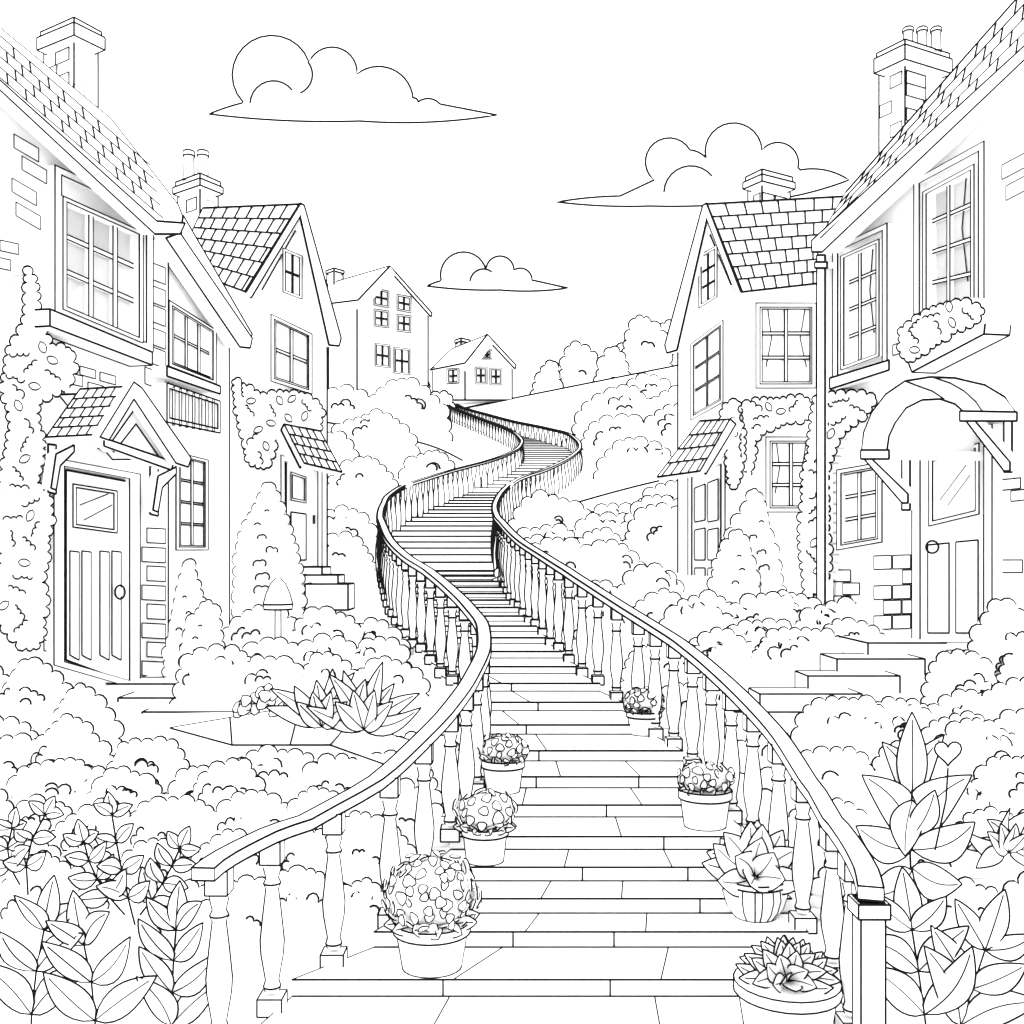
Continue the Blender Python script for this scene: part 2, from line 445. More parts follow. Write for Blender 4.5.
# ---------------------------------------------------------------- clouds
def cloud(anch,d,inner=()):
    b=B('cloud'); pl=Plane(W(0,0,d),W(1000,0,d),W(0,500,d)); P=[]
    n=len(anch)
    for i in range(n): P+=arc(anch[i][:2],anch[(i+1)%n][:2],anch[i][2],14)
    b.slab(pl,P,6,-6,'l',True,.9,smooth=True)
    for a,c,f in inner: b.line(pl,arc(a,c,f,10)+[np.array(c,float)],6.6,.85)
    b.build()
cloud([(209,114,.02),(242,103,.0),(243,102,.62),(309,62,.42),(357,74,.30),(413,98,.25),(418,102,.2),(440,104,.0),(497,115,.03),(360,121,.02)],300,[((250,103),(292,90),.35),((300,93),(308,62),-.25)])
cloud([(557,202,.02),(620,196,0),(654,180,.6),(690,150,.1),(706,158,.55),(762,150,.4),(798,168,.1),(800,170,.1),(849,180,.03),(770,200,.02),(650,206,.02)],320,[((664,192),(712,176),.35)])
cloud([(427,286,.03),(440,281,0),(441,280,.5),(486,270,.5),(514,270,.3),(532,280,0),(568,288,.03),(500,290,.02)],340,[((470,281),(492,272),.3)])
# ---------------------------------------------------------------- ivy
def ivy(pl,pts,off=.18,s=9,name='climbing_ivy',n=20,parent=None,jit=6):
    b=B(name,parent)
    a=sum(pts[i][0]*pts[(i+1)%len(pts)][1]-pts[(i+1)%len(pts)][0]*pts[i][1] for i in range(len(pts)))
    f=.45 if a>0 else -.45
    pts=[(p[0]+R.uniform(-jit,jit),p[1]+R.uniform(-3,3)) for p in resample(pts,22,True)[:-1]]
    P=scallop(pts,s,True,f,4)
    b.slab(pl,P,off,.0,'l',True,.95,smooth=True)
    xs=[p[0] for p in pts];ys_=[p[1] for p in pts]
    def ins(x,y):
        c=False;m=len(pts)
        for i in range(m):
            x1,y1=pts[i];x2,y2=pts[(i+1)%m]
            if (y1>y)!=(y2>y) and x<(x2-x1)*(y-y1)/(y2-y1)+x1:c=not c
        return c
    k=0;tr=0;used=[]
    while k<n and tr<n*20:
        tr+=1
        x=R.uniform(min(xs),max(xs));y=R.uniform(min(ys_),max(ys_))
        if not(ins(x,y) and ins(x+s,y) and ins(x-s,y) and ins(x,y+s)):continue
        if any(abs(x-u)<s*1.5 and abs(y-v)<s*1.2 for u,v in used):continue
        used.append((x,y))
        if R.random()<.35:
            an=R.uniform(0,6.28);c_,s_=math.cos(an),math.sin(an);L=s*.62
            T0=(x-L*c_,y-L*s_);T1=(x+L*c_,y+L*s_)
            q=arc(T0,T1,.3,5)+arc(T1,T0,.3,5)
            b.slab(pl,q,off+.02,off-.01,'l',True,.7,smooth=True)
        else:
            t=R.uniform(-1.5,1.5);q=[(x-s*math.cos(t),y-s*.8*math.sin(t)),(x,y),(x+s*math.cos(t),y+s*.8*math.sin(t))]
            b.line(pl,scallop(q,s*.8,False,.45*(1 if R.random()<.7 else -1),5),off+.01,.75)
        k+=1
    b.build()
# ---------------------------------------------------------------- HOUSE A (left, near)
hA=G('stucco_house'); A=vplane(0,9.5,168,12.5)
b=B('walls',hA); b.slab(A,[(-90,-5),(0,80),(168,234),(168,720),(-90,720)],0,-4,line=False)
b.line(A,[(168,234),(168,720)],0)
for (x,y) in [(14,134),(22,156),(12,178),(16,202)]: brickset(b,A,x,y,1,1,26,15,.55,1)
for k in range(6): brickset(b,A,150-(k%2)*5,262+k*21,1,1,17+(k%2)*5,18,.35,1)
for k in range(8): brickset(b,A,147-(k%2)*5,528+k*19,1,1,20+(k%2)*5,16,.05,1)
for x,y in [(80,366),(100,372),(88,382),(108,424),(118,437),(98,440)]: brickset(b,A,x,y,1,1,17,10,.25,1)
for x,y in [(0,240),(-8,256),(64,372),(6,520),(0,534),(44,640),(46,560)]: brickset(b,A,x,y,1,1,20,12,.2,1)
b.build()
b=B('roof',hA); RA=Plane(A.at(0,80,.35),A.at(160,222,.35),A.at(70,82,-2.2))
b.slab(RA,[(-90,-42),(0,28),(110,118),(178,205),(186,226),(158,222),(-90,0)],0,-.12)
tiles(b,RA,[(-90,-42),(150,165),(163,218),(-90,0)],14,4,.02)
b.slab(A,[(-90,2),(0,80),(157,221),(185,223),(180,234),(155,234),(0,90),(-90,14)],.5,.35)
b.line(A,[(-90,20),(0,97),(152,239),(168,239)],.05)
b.build()
chimney(hA,44,74,98,34,170,17,.45,7,12,(),8)
window(hA,A,[(55,165),(153,210),(153,352),(55,312)],1,1,7,2,.08,'window_surround',False)
window(hA,A,[(63,196),(143,232),(143,343),(63,309)],3,3,4,5,.13,'window',False)
b=B('window_sill',hA);b.slab(A,[(50,309),(152,352),(152,365),(50,326)],.28,0,backline=True);b.build()
b=B('front_door',hA)
ring(b,A,[(54,458),(140,474),(140,690),(54,665)],.12,.03,.1)
b.slab(A,[(66,470),(131,482),(131,684),(66,660)],.04)
ring(b,A,[(73,484),(117,491),(117,533),(73,527)],.07,.07,.08); b.line(A,[(80,505),(108,494)],.09,.6);b.line(A,[(84,520),(112,505)],.09,.6)
for x in (70,82,100,112): b.slab(A,[(x,551),(x+9,552),(x+9,660),(x,655)],.05,w=.7)
k=A.at(121,592,.12); b.add(*[[k+np.array([.05*math.cos(a)*math.cos(e),.05*math.sin(a)*math.cos(e),.05*math.sin(e)]) for e in (-1.3,-.6,0,.6,1.3) for a in np.linspace(0,5.5,8)],[(j*8+i,j*8+(i+1)%8,(j+1)*8+(i+1)%8,(j+1)*8+i) for j in range(4) for i in range(8)]],'w')
b.tube([k+np.array([.055*math.cos(a),-.03,.075*math.sin(a)]) for a in np.linspace(0,2*math.pi,16)[:-1]],.9,True)
b.build()
b=B('door_canopy',hA)
a0=A.at(134,388,.95);a1=A.at(104,437,.95);p_=Plane(a0,a1,a0-A.n)
q=[(80,389),(134,386),(106,434),(46,437)];b.slab(p_,q,.04,-.02);tiles(b,p_,q,6,5,.05)
a1=A.at(184,458,.9);a0=A.at(136,392,.9)
b.prism([a0,a1,a1-A.n*.85,a0-A.n*.85],np.array([0,0,.06]),'w',True)
b.slab(A,[(134,382),(142,388),(191,458),(188,467),(176,463),(134,399),(109,440),(100,437)],1.02,.93)
b.slab(A,[(134,410),(140,416),(172,461),(164,464),(136,424),(114,452),(108,447)],.85,.75);b.slab(A,[(104,438),(174,462),(171,470),(104,446)],.9,.8)
for x,y in ((48,444),(150,466)):
    b.slab(A,[(x,y),(x+8,y+1),(x+8,y+50),(x,y+48)],.15,0)
    b.slab(A,[(x+3,y+44),(x+8,y+46),(x+12,y+22),(x+26,y+8),(x+26,y+1),(x+8,y+10)],.3,.2)
b.build()
A2=vplane(168,12.75,228,14.6)
b=B('annex_walls',hA);b.slab(A2,[(160,232),(184,240),(229,336),(229,720),(160,720)],0,-3,line=False);b.line(A2,[(229,336),(229,720)],0);b.build()
b=B('annex_roof',hA);b.slab(A2,[(166,238),(180,233),(252,338),(250,348),(240,347)],.3,.1);b.line(A2,[(166,262),(228,347)],.03)
b.slab(A2,[(183,215),(252,334),(250,340),(181,234)],.1,-2.5);b.build()
window(hA,A2,[(169,300),(216,330),(216,384),(169,366)],3,2,3.5,2.5,.1)
b=B('balcony',hA);b.slab(A2,[(167,366),(220,386),(220,394),(167,376)],.3,0);ring(b,A2,[(167,383),(220,401),(220,433),(167,422)],.04,.12,.3)
for i in range(1,8):
    x=167+53*i/8;b.slab(A2,[(x-1,385+16*i/8),(x+1,385+16*i/8),(x+1,424+9*i/8),(x-1,424+9*i/8)],.3,.26,w=.55)
b.build()
window(hA,A2,[(176,452),(208,460),(208,550),(176,550)],2,4,3,2,.06)
# ---------------------------------------------------------------- HOUSE B
hB=G('gabled_house'); Bf=vplane(245,17,325,18.6); Bs=vplane(247,17.0,185,17.83)
b=B('walls',hB);b.slab(Bf,[(247,292),(300,210),(327,338),(327,640),(247,640)],0,-4,line=False);b.line(Bf,[(327,338),(327,640)],0);b.line(Bf,[(247,292),(247,640)],0)
b.slab(Bs,[(178,262),(247,292),(247,640),(178,640)],0,-.4,line=False);b.build()
b=B('roof',hB);a0=Bf.at(300,203,.1);a1=Bf.at(246,290,.1);p_=Plane(a0,a1,a0-Bf.n);q=[(203,208),(300,204),(246,292),(176,266)]
b.slab(p_,q,.06,-.05);tiles(b,p_,q,8,6,.08)
b.slab(Bf,[(300,203),(304,205),(341,338),(339,346),(329,345),(300,216)],.2,.0);b.slab(Bf,[(300,203),(300,216),(251,298),(245,291)],.2,0)
b.line(Bf,[(300,228),(323,335)],.02,.75);b.line(Bf,[(297,228),(262,290)],.02,.75);b.build()
window(hB,Bf,[(283,248),(302,256),(302,299),(283,292)],2,2,2.5,1.6,.05,double=False)
window(hB,Bf,[(271,314),(312,334),(312,394),(271,381)],2,2,3.5,3,.08)
b=B('front_door',hB);ring(b,Bf,[(281,455),(322,468),(322,580),(281,580)],.1,.04,.1);b.slab(Bf,[(286,460),(318,470),(318,580),(286,580)],.04)
ring(b,Bf,[(291,472),(306,477),(306,503),(291,500)],.1,.08,.07);b.slab(Bf,[(291,512),(306,514),(306,560),(291,560)],.06,w=.75);b.line(Bf,[(314,515),(314,524)],.08);b.build()
b=B('door_canopy',hB);p_=Plane(Bf.at(284,425,.1),Bf.at(320,430,.1),Bf.at(302,462,1.2));q=[(284,424),(320,431),(342,472),(304,463)]
b.slab(p_,q,.02,-.06);tiles(b,p_,q,5,4,.04);b.slab(Bf,[(284,424),(304,463),(300,468),(281,430)],.6,.4);b.build()
chimney(hB,178,200,218,184,230,22,.5,5,6,(189,203),3,11,30)
# ---------------------------------------------------------------- distant houses
def farhouse(name,gable,side,roofq,d,wins,chim):
    h=G(name); gx=[p[0] for p in gable]
    pf=vplane(min(gx),d,max(gx),d*1.03); ps=vplane(max(p[0] for p in side),d*1.0,min(p[0] for p in side),d*1.05)
    b=B('walls',h); b.slab(pf,gable,0,-.05*d,w=.85);b.slab(ps,side,0,-.01*d,w=.85);b.build()
    b=B('roof',h)
    p_=Plane(W(*roofq[1],d*.999),W(*roofq[2],d*.985),W(*roofq[0],d*1.05));b.slab(p_,roofq,.02,-.01*d,w=.85)
    g0=min(gable,key=lambda p:p[1]); e1=[p for p in gable if p[0]==max(gx)][0]; e0=roofq[2]
    b.slab(pf,[(g0[0],g0[1]-3),(e1[0]+4,e1[1]+1),(e1[0]+3,e1[1]+5),(g0[0],g0[1]+2)],.004*d,0,w=.85)
    b.slab(pf,[(g0[0],g0[1]-3),(g0[0],g0[1]+2),(e0[0]+1,e0[1]+4),(e0[0]-2,e0[1])],.004*d,0,w=.85);b.build()
    for q,onside in wins: window(h,ps if onside else pf,q,2,2,1.6,1.0,.003*d,double=False,w=.7)
    L,M,Rr,yt,yb=chim;b=B('chimney',h);tower(b,L,M,Rr,yt,yb,d*1.04,.01*d,.01*d,w=.8);tower(b,L-1,M,Rr+1,yt-3,yt,d*1.035,.01*d,.01*d,w=.8);b.build()
def sq(x0,y0,x1,y1,s=0):return [(x0,y0),(x1,y0+s),(x1,y1+s),(x0,y1)]
farhouse('distant_house',[(357,300),(390,269),(428,312),(428,410),(357,410)],[(329,302),(357,300),(357,410),(329,410)],[(328,284),(390,266),(358,300),(326,304)],90,
 [(sq(374,288,389,305,3),0),(sq(397,294,411,310,3),0),(sq(374,309,389,326,2),0),(sq(397,314,411,331,2),0),(sq(375,343,390,366,2),0),(sq(394,347,410,373,2),0)],(327,334,343,271,290))
farhouse('distant_cottage',[(465,364),(487,337),(512,364),(512,400),(465,400)],[(433,368),(465,364),(465,400),(433,400)],[(452,349),(487,335),(465,363),(430,370)],135,
 [(sq(447,369,459,384,-1),1),(sq(475,367,487,384),0),(sq(490,368,502,385),0),(sq(482,350,492,359),0)],(456,461,469,341,355))
# ---------------------------------------------------------------- HOUSE R2
hR=G('gabled_house'); Rg=vplane(740,16,680,17.5); Rf=vplane(740,15.96,820,16.6)
b=B('walls',hR);b.slab(Rg,[(740,291),(707,210),(678,346),(678,640),(740,640)],0,-3.5,line=False);b.line(Rg,[(678,346),(678,640)],0);b.line(Rg,[(740,291),(740,640)],.01)
b.slab(Rf,[(740,291),(830,280),(830,640),(740,640)],0,-.4,line=False);b.build()
b=B('roof',hR);a0=Rg.at(707,203,.1);a1=Rg.at(741,290,.1);p_=Plane(a0,a1,a0-Rg.n);q=[(707,204),(850,196),(838,281),(741,292)]
b.slab(p_,q,.06,-.05);tiles(b,p_,q,8,7,.08)
b.slab(Rg,[(707,203),(703,205),(665,345),(667,353),(677,350),(707,219)],.15,0);b.slab(Rg,[(707,203),(707,219),(736,293),(742,291)],.15,0)
b.line(Rg,[(707,232),(683,343)],.02,.75);b.line(Rg,[(709,232),(731,285)],.02,.75);b.build()
window(hR,Rg,[(699,256),(717,245),(717,297),(699,308)],2,3,2.5,1.4,.05,double=False,w=.75)
window(hR,Rg,[(691,344),(723,320),(723,402),(691,420)],2,3,3,1.6,.08,w=.75)
window(hR,Rf,[(756,303),(816,303),(816,388),(756,388)],2,3,4,3,.1,curtain=True)
window(hR,Rf,[(766,437),(816,437),(816,512),(766,512)],2,3,4,3,.1,curtain=True)
b=B('front_door',hR);ring(b,Rg,[(688,472),(725,456),(725,612),(688,612)],.1,.04,.08);b.slab(Rg,[(692,476),(721,462),(721,612),(692,612)],.04)
for x in (695,708):
    b.slab(Rg,[(x,488-(x-695)*.4),(x+10,484-(x-695)*.4),(x+10,520),(x,522)],.06,w=.7);b.slab(Rg,[(x,530),(x+10,528),(x+10,560),(x,560)],.06,w=.7);b.slab(Rg,[(x,568),(x+10,568),(x+10,600),(x,600)],.06,w=.7)
b.build()
b=B('door_canopy',hR);p_=Plane(Rg.at(698,421,.1),Rg.at(730,420,.1),Rg.at(658,476,1.2));q=[(700,421),(730,419),(700,471),(657,477)]
b.slab(p_,q,.02,-.06);tiles(b,p_,q,5,4,.04);b.slab(Rg,[(730,419),(736,424),(706,474),(700,471)],.5,.4);b.build()
chimney(hR,748,762,790,180,230,20.5,.4,5,6,(),3)
# ---------------------------------------------------------------- HOUSE R1
h1=G('stucco_house'); P1=vplane(818,12.5,1024,8.8)
b=B('walls',h1);b.slab(P1,[(818,252),(1024,66),(1130,-30),(1130,720),(818,720)],0,-4,line=False);b.line(P1,[(818,252),(818,720)],0)
brickset(b,P1,874,556,2,5,19,15,-.03,.9);brickset(b,P1,1002,165,1,1,26,16,-.5,1);brickset(b,P1,1006,186,1,1,26,16,-.5,1);brickset(b,P1,1000,560,1,1,24,14,0,1);brickset(b,P1,834,570,1,3,18,13,0,1)
brickset(b,P1,893,345,1,1,18,12,-.3,1);brickset(b,P1,1000,480,1,2,22,12,-.1,1);b.build()
b=B('roof',h1);RR=Plane(P1.at(822,236,.35),P1.at(1024,50,.35),P1.at(940,90,-2.2))
q=[(846,192),(1130,-130),(1130,-52),(820,238)];b.slab(RR,q,0,-.12);tiles(b,RR,q,15,4,.02)
b.slab(P1,[(812,240),(1024,46),(1130,-52),(1130,-38),(1024,60),(822,252),(812,252)],.5,.3);b.line(P1,[(826,262),(1024,76),(1130,-22)],.05);b.build()
b=B('downspout',h1);b.slab(P1,[(817,255),(825,255),(825,610),(817,610)],.15,.05);b.slab(P1,[(815,262),(827,262),(827,268),(815,268)],.18,.05);b.build()
chimney(h1,879,905,947,58,190,17,.45,5,14,(908,922,936),12,10,24)
window(h1,P1,[(833,248),(887,223),(887,366),(833,384)],1,1,5,3,.08,'window_surround',False)
window(h1,P1,[(841,256),(879,239),(879,356),(841,370)],2,4,3,3,.12,curtain=True,double=False)
b=B('window_sill',h1);b.slab(P1,[(830,378),(889,360),(889,370),(830,389)],.2,0);b.build()
window(h1,P1,[(914,180),(984,141),(984,318),(914,330)],1,1,6,3,.08,'window_surround',False)
window(h1,P1,[(923,192),(974,164),(974,312),(923,318)],2,4,3.5,3.5,.12,curtain=True,double=False)
window(h1,P1,[(837,470),(882,462),(882,542),(837,550)],2,3,4,3,.1)
b=B('flower_box',h1);b.slab(P1,[(903,348),(986,316),(984,334),(912,372)],.25,0,backline=True);b.build()
ivy(P1,[(898,350),(897,334),(908,320),(932,310),(950,304),(968,299),(985,303),(988,316),(980,324),(950,334),(935,344),(925,352),(908,362)],.32,9,'window_box_flowers',26,h1,3)
b=B('front_door',h1);ring(b,P1,[(912,432),(992,424),(992,650),(912,650)],.1,.035,.12);b.slab(P1,[(920,441),(984,435),(984,650),(920,650)],.04)
ring(b,P1,[(929,458),(979,443),(979,514),(929,526)],.07,.06,.09);b.line(P1,[(940,500),(966,465)],.1,.6);b.line(P1,[(948,505),(970,475)],.1,.6)
b.slab(P1,[(928,545),(949,543),(949,633),(928,633)],.07,w=.8);b.slab(P1,[(956,542),(978,540),(978,633),(956,633)],.07,w=.8)
k=P1.at(931,547,.14);b.tube([k+np.array([.06*math.cos(a),-.03,.06*math.sin(a)]) for a in np.linspace(0,2*math.pi,16)[:-1]],.9,True);b.build()
b=B('door_canopy',h1)
hull=[(862,450),(864,432),(872,412),(886,394),(905,381),(930,377),(955,378),(985,385),(1005,397),(1016,412),(964,412),(955,404),(940,399),(922,400),(906,408),(895,423),(889,436),(887,450)]
b.slab(P1,hull,.95,.05,'w',True,1.0,smooth=True)
b.line(P1,[(905,381),(918,386),(932,391),(944,399)],.97,.8)
b.line(P1,[(932,377),(950,383),(964,391),(976,402),(982,411)],.97,.8)
b.slab(P1,[(861,450),(889,450),(889,459),(861,459)],1.0,.05)
b.slab(P1,[(960,411),(1017,412),(1017,421),(960,421)],1.0,.85)
for sx in ([(864,459),(872,459),(908,494),(908,503),(902,503)],[(966,421),(975,421),(1010,462),(1010,471),(1004,471)]):
    b.slab(P1,sx,.5,.4)
for x,y in ((902,458),(1004,420)): b.slab(P1,[(x,y),(x+8,y),(x+8,y+52),(x,y+52)],.15,0)
b.build()
def stepbox(b,x0,x1,yt,yb,d,dep):
    z1=W(0,yt,d)[2];z0=W(0,yb,d)[2];a=(x0-CX)/F*d;c=(x1-CX)/F*d
    b.prism([(a,d,z1),(c,d,z1),(c,d+dep,z1),(a,d+dep,z1)],np.array([0,0,z0-z1]),'s',True,.9,True)
b=B('entry_steps');
for s_ in [(868,960,643,670,9.7,1.2),(837,925,659,690,9.3,.5),(808,900,676,705,8.95,.4),(760,862,694,735,8.6,.4),(735,840,712,760,8.3,.4)]:stepbox(b,*s_)
b.build()
b=B('entry_steps')
for s_ in [(104,192,684,720,11.2,.6),(118,216,698,730,10.7,.5),(142,243,712,745,10.2,.5)]:stepbox(b,*s_)
b.build()
b=B('entry_steps')
for s_ in [(296,322,567,590,17,.8),(300,338,575,600,16.5,.6),(305,348,584,610,16,.6)]:stepbox(b,*s_)
b.build()
b=B('entry_steps')
for s_ in [(672,712,606,630,15.9,.5),(655,700,616,640,15.5,.4),(635,690,628,655,15.1,.4)]:stepbox(b,*s_)
b.build()
b=B('garden_path')
Q=[(170,728),(300,706),(425,745),(395,768),(330,745),(232,745)]
P=[W(x,y,(2.2-.78)*F/(y-HZ)) for x,y in Q]
b.prism(P,np.array([0,0,-.3]),'s',True,.9);
for (x0,y0),(x1,y1) in [((232,745),(230,718)),((290,745),(300,706)),((350,722),(330,745))]:
    b.tube([W(x0,y0,(2.2-.785)*F/(y0-HZ)),W(x1,y1,(2.2-.785)*F/(y1-HZ))],.75)
b.build()
# ivy on the houses
ivy(A,[(28,265),(33,300),(45,345),(70,350),(78,375),(62,392),(40,400),(44,440),(38,470),(48,500),(52,540),(40,580),(44,620),(34,650),(10,640),(-10,600),(5,520),(0,470),(8,400),(5,350),(20,330),(24,300)],.12,10,n=50)
ivy(Bf,[(240,380),(262,400),(285,392),(315,400),(326,420),(318,432),(300,425),(290,424),(280,432),(270,450),(268,470),(255,470),(245,455),(236,420)],.15,8,n=26)
ivy(Rf,[(742,408),(745,400),(780,402),(812,396),(816,412),(806,428),(790,424),(766,430),(755,440),(752,470),(745,485)],.2,8,n=18,jit=3)
ivy(Rg,[(722,425),(724,404),(742,400),(742,480),(734,498),(728,480)],.15,8,n=8,jit=3)
ivy(P1,[(816,590),(806,600),(802,540),(806,480),(811,440),(812,400),(822,390),(848,400),(870,388),(880,392),(866,412),(846,428),(832,450),(826,480),(828,520),(830,560),(824,590)],.1,9,n=30,jit=3)
for px,yt,yb,w,d in [(268,486,600,64,15.6),(190,565,700,48,11.9),(752,492,625,60,13.2),(205,600,700,50,11.5),(735,530,640,54,12.8)]:
    b=B('conical_shrub');p=W(px,yt,d);q_=W(px,yb,d);lump(b,p[0],d,q_[2]-.3,p[2],w*d/F,12*d/F,0,1.5,7,.95);b.build()
b=B('garden_lamp');d=12;p=W(278,640,d);lathe(b,p,[(.03,0),(.03,.36),(.16,.36),(.165,.42),(.13,.55),(.08,.66),(.02,.72)],1,14,'w',.9,rings=(3,2));b.build()
# ---------------------------------------------------------------- leaves
def leaf(b,p0,p1,wd,bend=.0,rib=True,m='l',w=.85,n=9,out=.0,pw=.8):
    p0=np.array(p0,float);p1=np.array(p1,float);ax=p1-p0;L=np.linalg.norm(ax);t=ax/L
    view=np.array([-.1,-1,.35]);sd=np.cross(t,view);sd/=np.linalg.norm(sd);nm=np.cross(sd,t);
    if nm[1]>0:nm=-nm
    C=[];Ls=[];Rs=[]
    for i in range(n+1):
        u=i/n;c=p0+ax*u+sd*bend*L*math.sin(math.pi*u)+nm*out*L*math.sin(math.pi*u)
        hw=wd/2*math.sin(math.pi*u**pw)**.9 if 0<u<1 else 0
        C.append(c+nm*hw*.15);Ls.append(c+sd*hw);Rs.append(c-sd*hw)
    V=C+Ls+Rs;k=n+1;Fc=[]
    for i in range(n):Fc+=[(i,i+1,k+i+1,k+i),(i,i+1,2*k+i+1,2*k+i)]
    b.add(V,Fc,m);b.tube(Ls,w);b.tube(Rs,w)
    if rib:b.tube([c+nm*.002 for c in C[:-1]],w*.7)
def sprig(b,pts,d,ll,lw,n=7,ang=55,jd=.12,w=.85,segs=6):
    P=[np.array(p,float) for p in pts];Q=[]
    for i in range(n+1):
        u=i/n;a=P[0]*(1-u)**2+2*P[1]*u*(1-u)+P[2]*u*u;Q.append(a)
    b.tube([W(q[0],q[1],d) for q in Q],.9)
    for i in range(1,n+1):
        t=Q[i]-Q[i-1];t/=np.linalg.norm(t);sc=1.1-.4*i/n
        for s in(-1,1):
            a=math.radians(ang*s*R.uniform(.8,1.2));v=np.array([t[0]*math.cos(a)-t[1]*math.sin(a),t[0]*math.sin(a)+t[1]*math.cos(a)])
            e=Q[i]+v*ll*sc*R.uniform(.85,1.15)
            leaf(b,W(*Q[i],d-.005*i),W(*e,d-R.uniform(0,jd)),lw*sc*d/F,R.uniform(-.1,.1),n=segs,w=w)
    e=Q[-1]+t*ll*.8;leaf(b,W(*Q[-1],d-.02),W(*e,d-.05),lw*.8*d/F,n=segs,w=w)
b=B('leafy_shrub')
for s_ in [((28,895),(20,850),(45,815)),((20,885),(0,860),(12,828))]:sprig(b,s_,5.5,27,17,3,65)
b.build()
b=B('leafy_shrub')
for s_ in [((135,925),(120,870),(112,815)),((140,915),(165,885),(180,848)),((125,915),(90,880),(84,842))]:sprig(b,s_,5.2,30,18,4,62)
b.build()
b=B('broadleaf_plant')
for s_ in [((30,1060),(30,990),(44,930)),((95,1060),(98,1000),(84,945))]:sprig(b,s_,4.8,70,31,3,48,.2,.9,9)
b.build()
b=B('broadleaf_plant')
for s_ in [((172,1060),(170,990),(176,930))]:sprig(b,s_,4.95,62,27,4,42,.2,.9,9)
b.build()
def spiky(name,cx,cy,d,r,n,wd,a0=8,a1=172):
    b=B(name)
    for k in range(n):
        a=math.radians(a0+(a1-a0)*(k+.5)/n+R.uniform(-5,5));rr=r*R.uniform(.75,1.1)
        leaf(b,W(cx+R.uniform(-4,4),cy,d+.1),W(cx+rr*math.cos(a)*1.05,cy-rr*math.sin(a),d-R.uniform(-.15,.25)),wd*d/F,R.uniform(-.12,.12),R.random()<.5,pw=.7,w=.8)
    for k in range(n//2):
        a=math.radians(25+130*(k+.5)/(n//2));rr=r*.6
        leaf(b,W(cx,cy+3,d-.1),W(cx+rr*math.cos(a),cy-rr*math.sin(a),d-.35),wd*d/F,0,True,pw=.7,w=.8)
    b.build()
spiky('agave_plant',322,724,8.0,56,8,18)
spiky('agave_plant',364,727,7.9,64,9,19)
b=B('lily_plant')
lf=lambda x0,y0,x1,y1,dd,wd,bd=0,pw=.8:leaf(b,W(x0,y0,5.4+dd+.05),W(x1,y1,5.4+dd),wd*5.4/F,bd,True,n=12,pw=pw)
b.tube([W(912,905,5.4),W(910,850,5.4),W(912,790,5.4)],1.0)
lf(912,800,912,712,.05,30);lf(912,800,882,742,.08,26,.1);lf(912,805,944,735,.08,26,-.1)
lf(912,842,862,775,-.02,38,.12);lf(912,842,972,775,-.02,40,-.12);lf(912,850,856,826,-.08,34,-.1);lf(912,850,975,822,-.08,34,.12)
lf(912,870,866,896,-.12,36,-.15);lf(912,868,962,884,-.12,34,.15);lf(912,800,905,856,-.2,30,.05);lf(913,835,935,790,-.22,24,.05)
b.build()
b=B('lily_plant')
for s_ in [((930,1060),(922,990),(912,930)),((950,1060),(965,1010),(985,950))]:sprig(b,s_,4.8,80,34,3,50,.25,.9,11)
b.build()
spiky('spiky_plant',1008,850,5.6,46,9,17,-50,230)
b=B('heart_leaf_plant');
p=[];
for i in range(24):
    t=2*math.pi*i/24;p.append(W(948+.85*16*math.sin(t)**3*1.0,752-.85*(13*math.cos(t)-5*math.cos(2*t)-2*math.cos(3*t)-math.cos(4*t)),5.25))
b.prism(p,np.array([0,.02,0]),'l',False);b.tube(p,.9,True);b.tube([W(948,768,5.25),W(946,800,5.25),W(935,850,5.25)],.9);b.build()
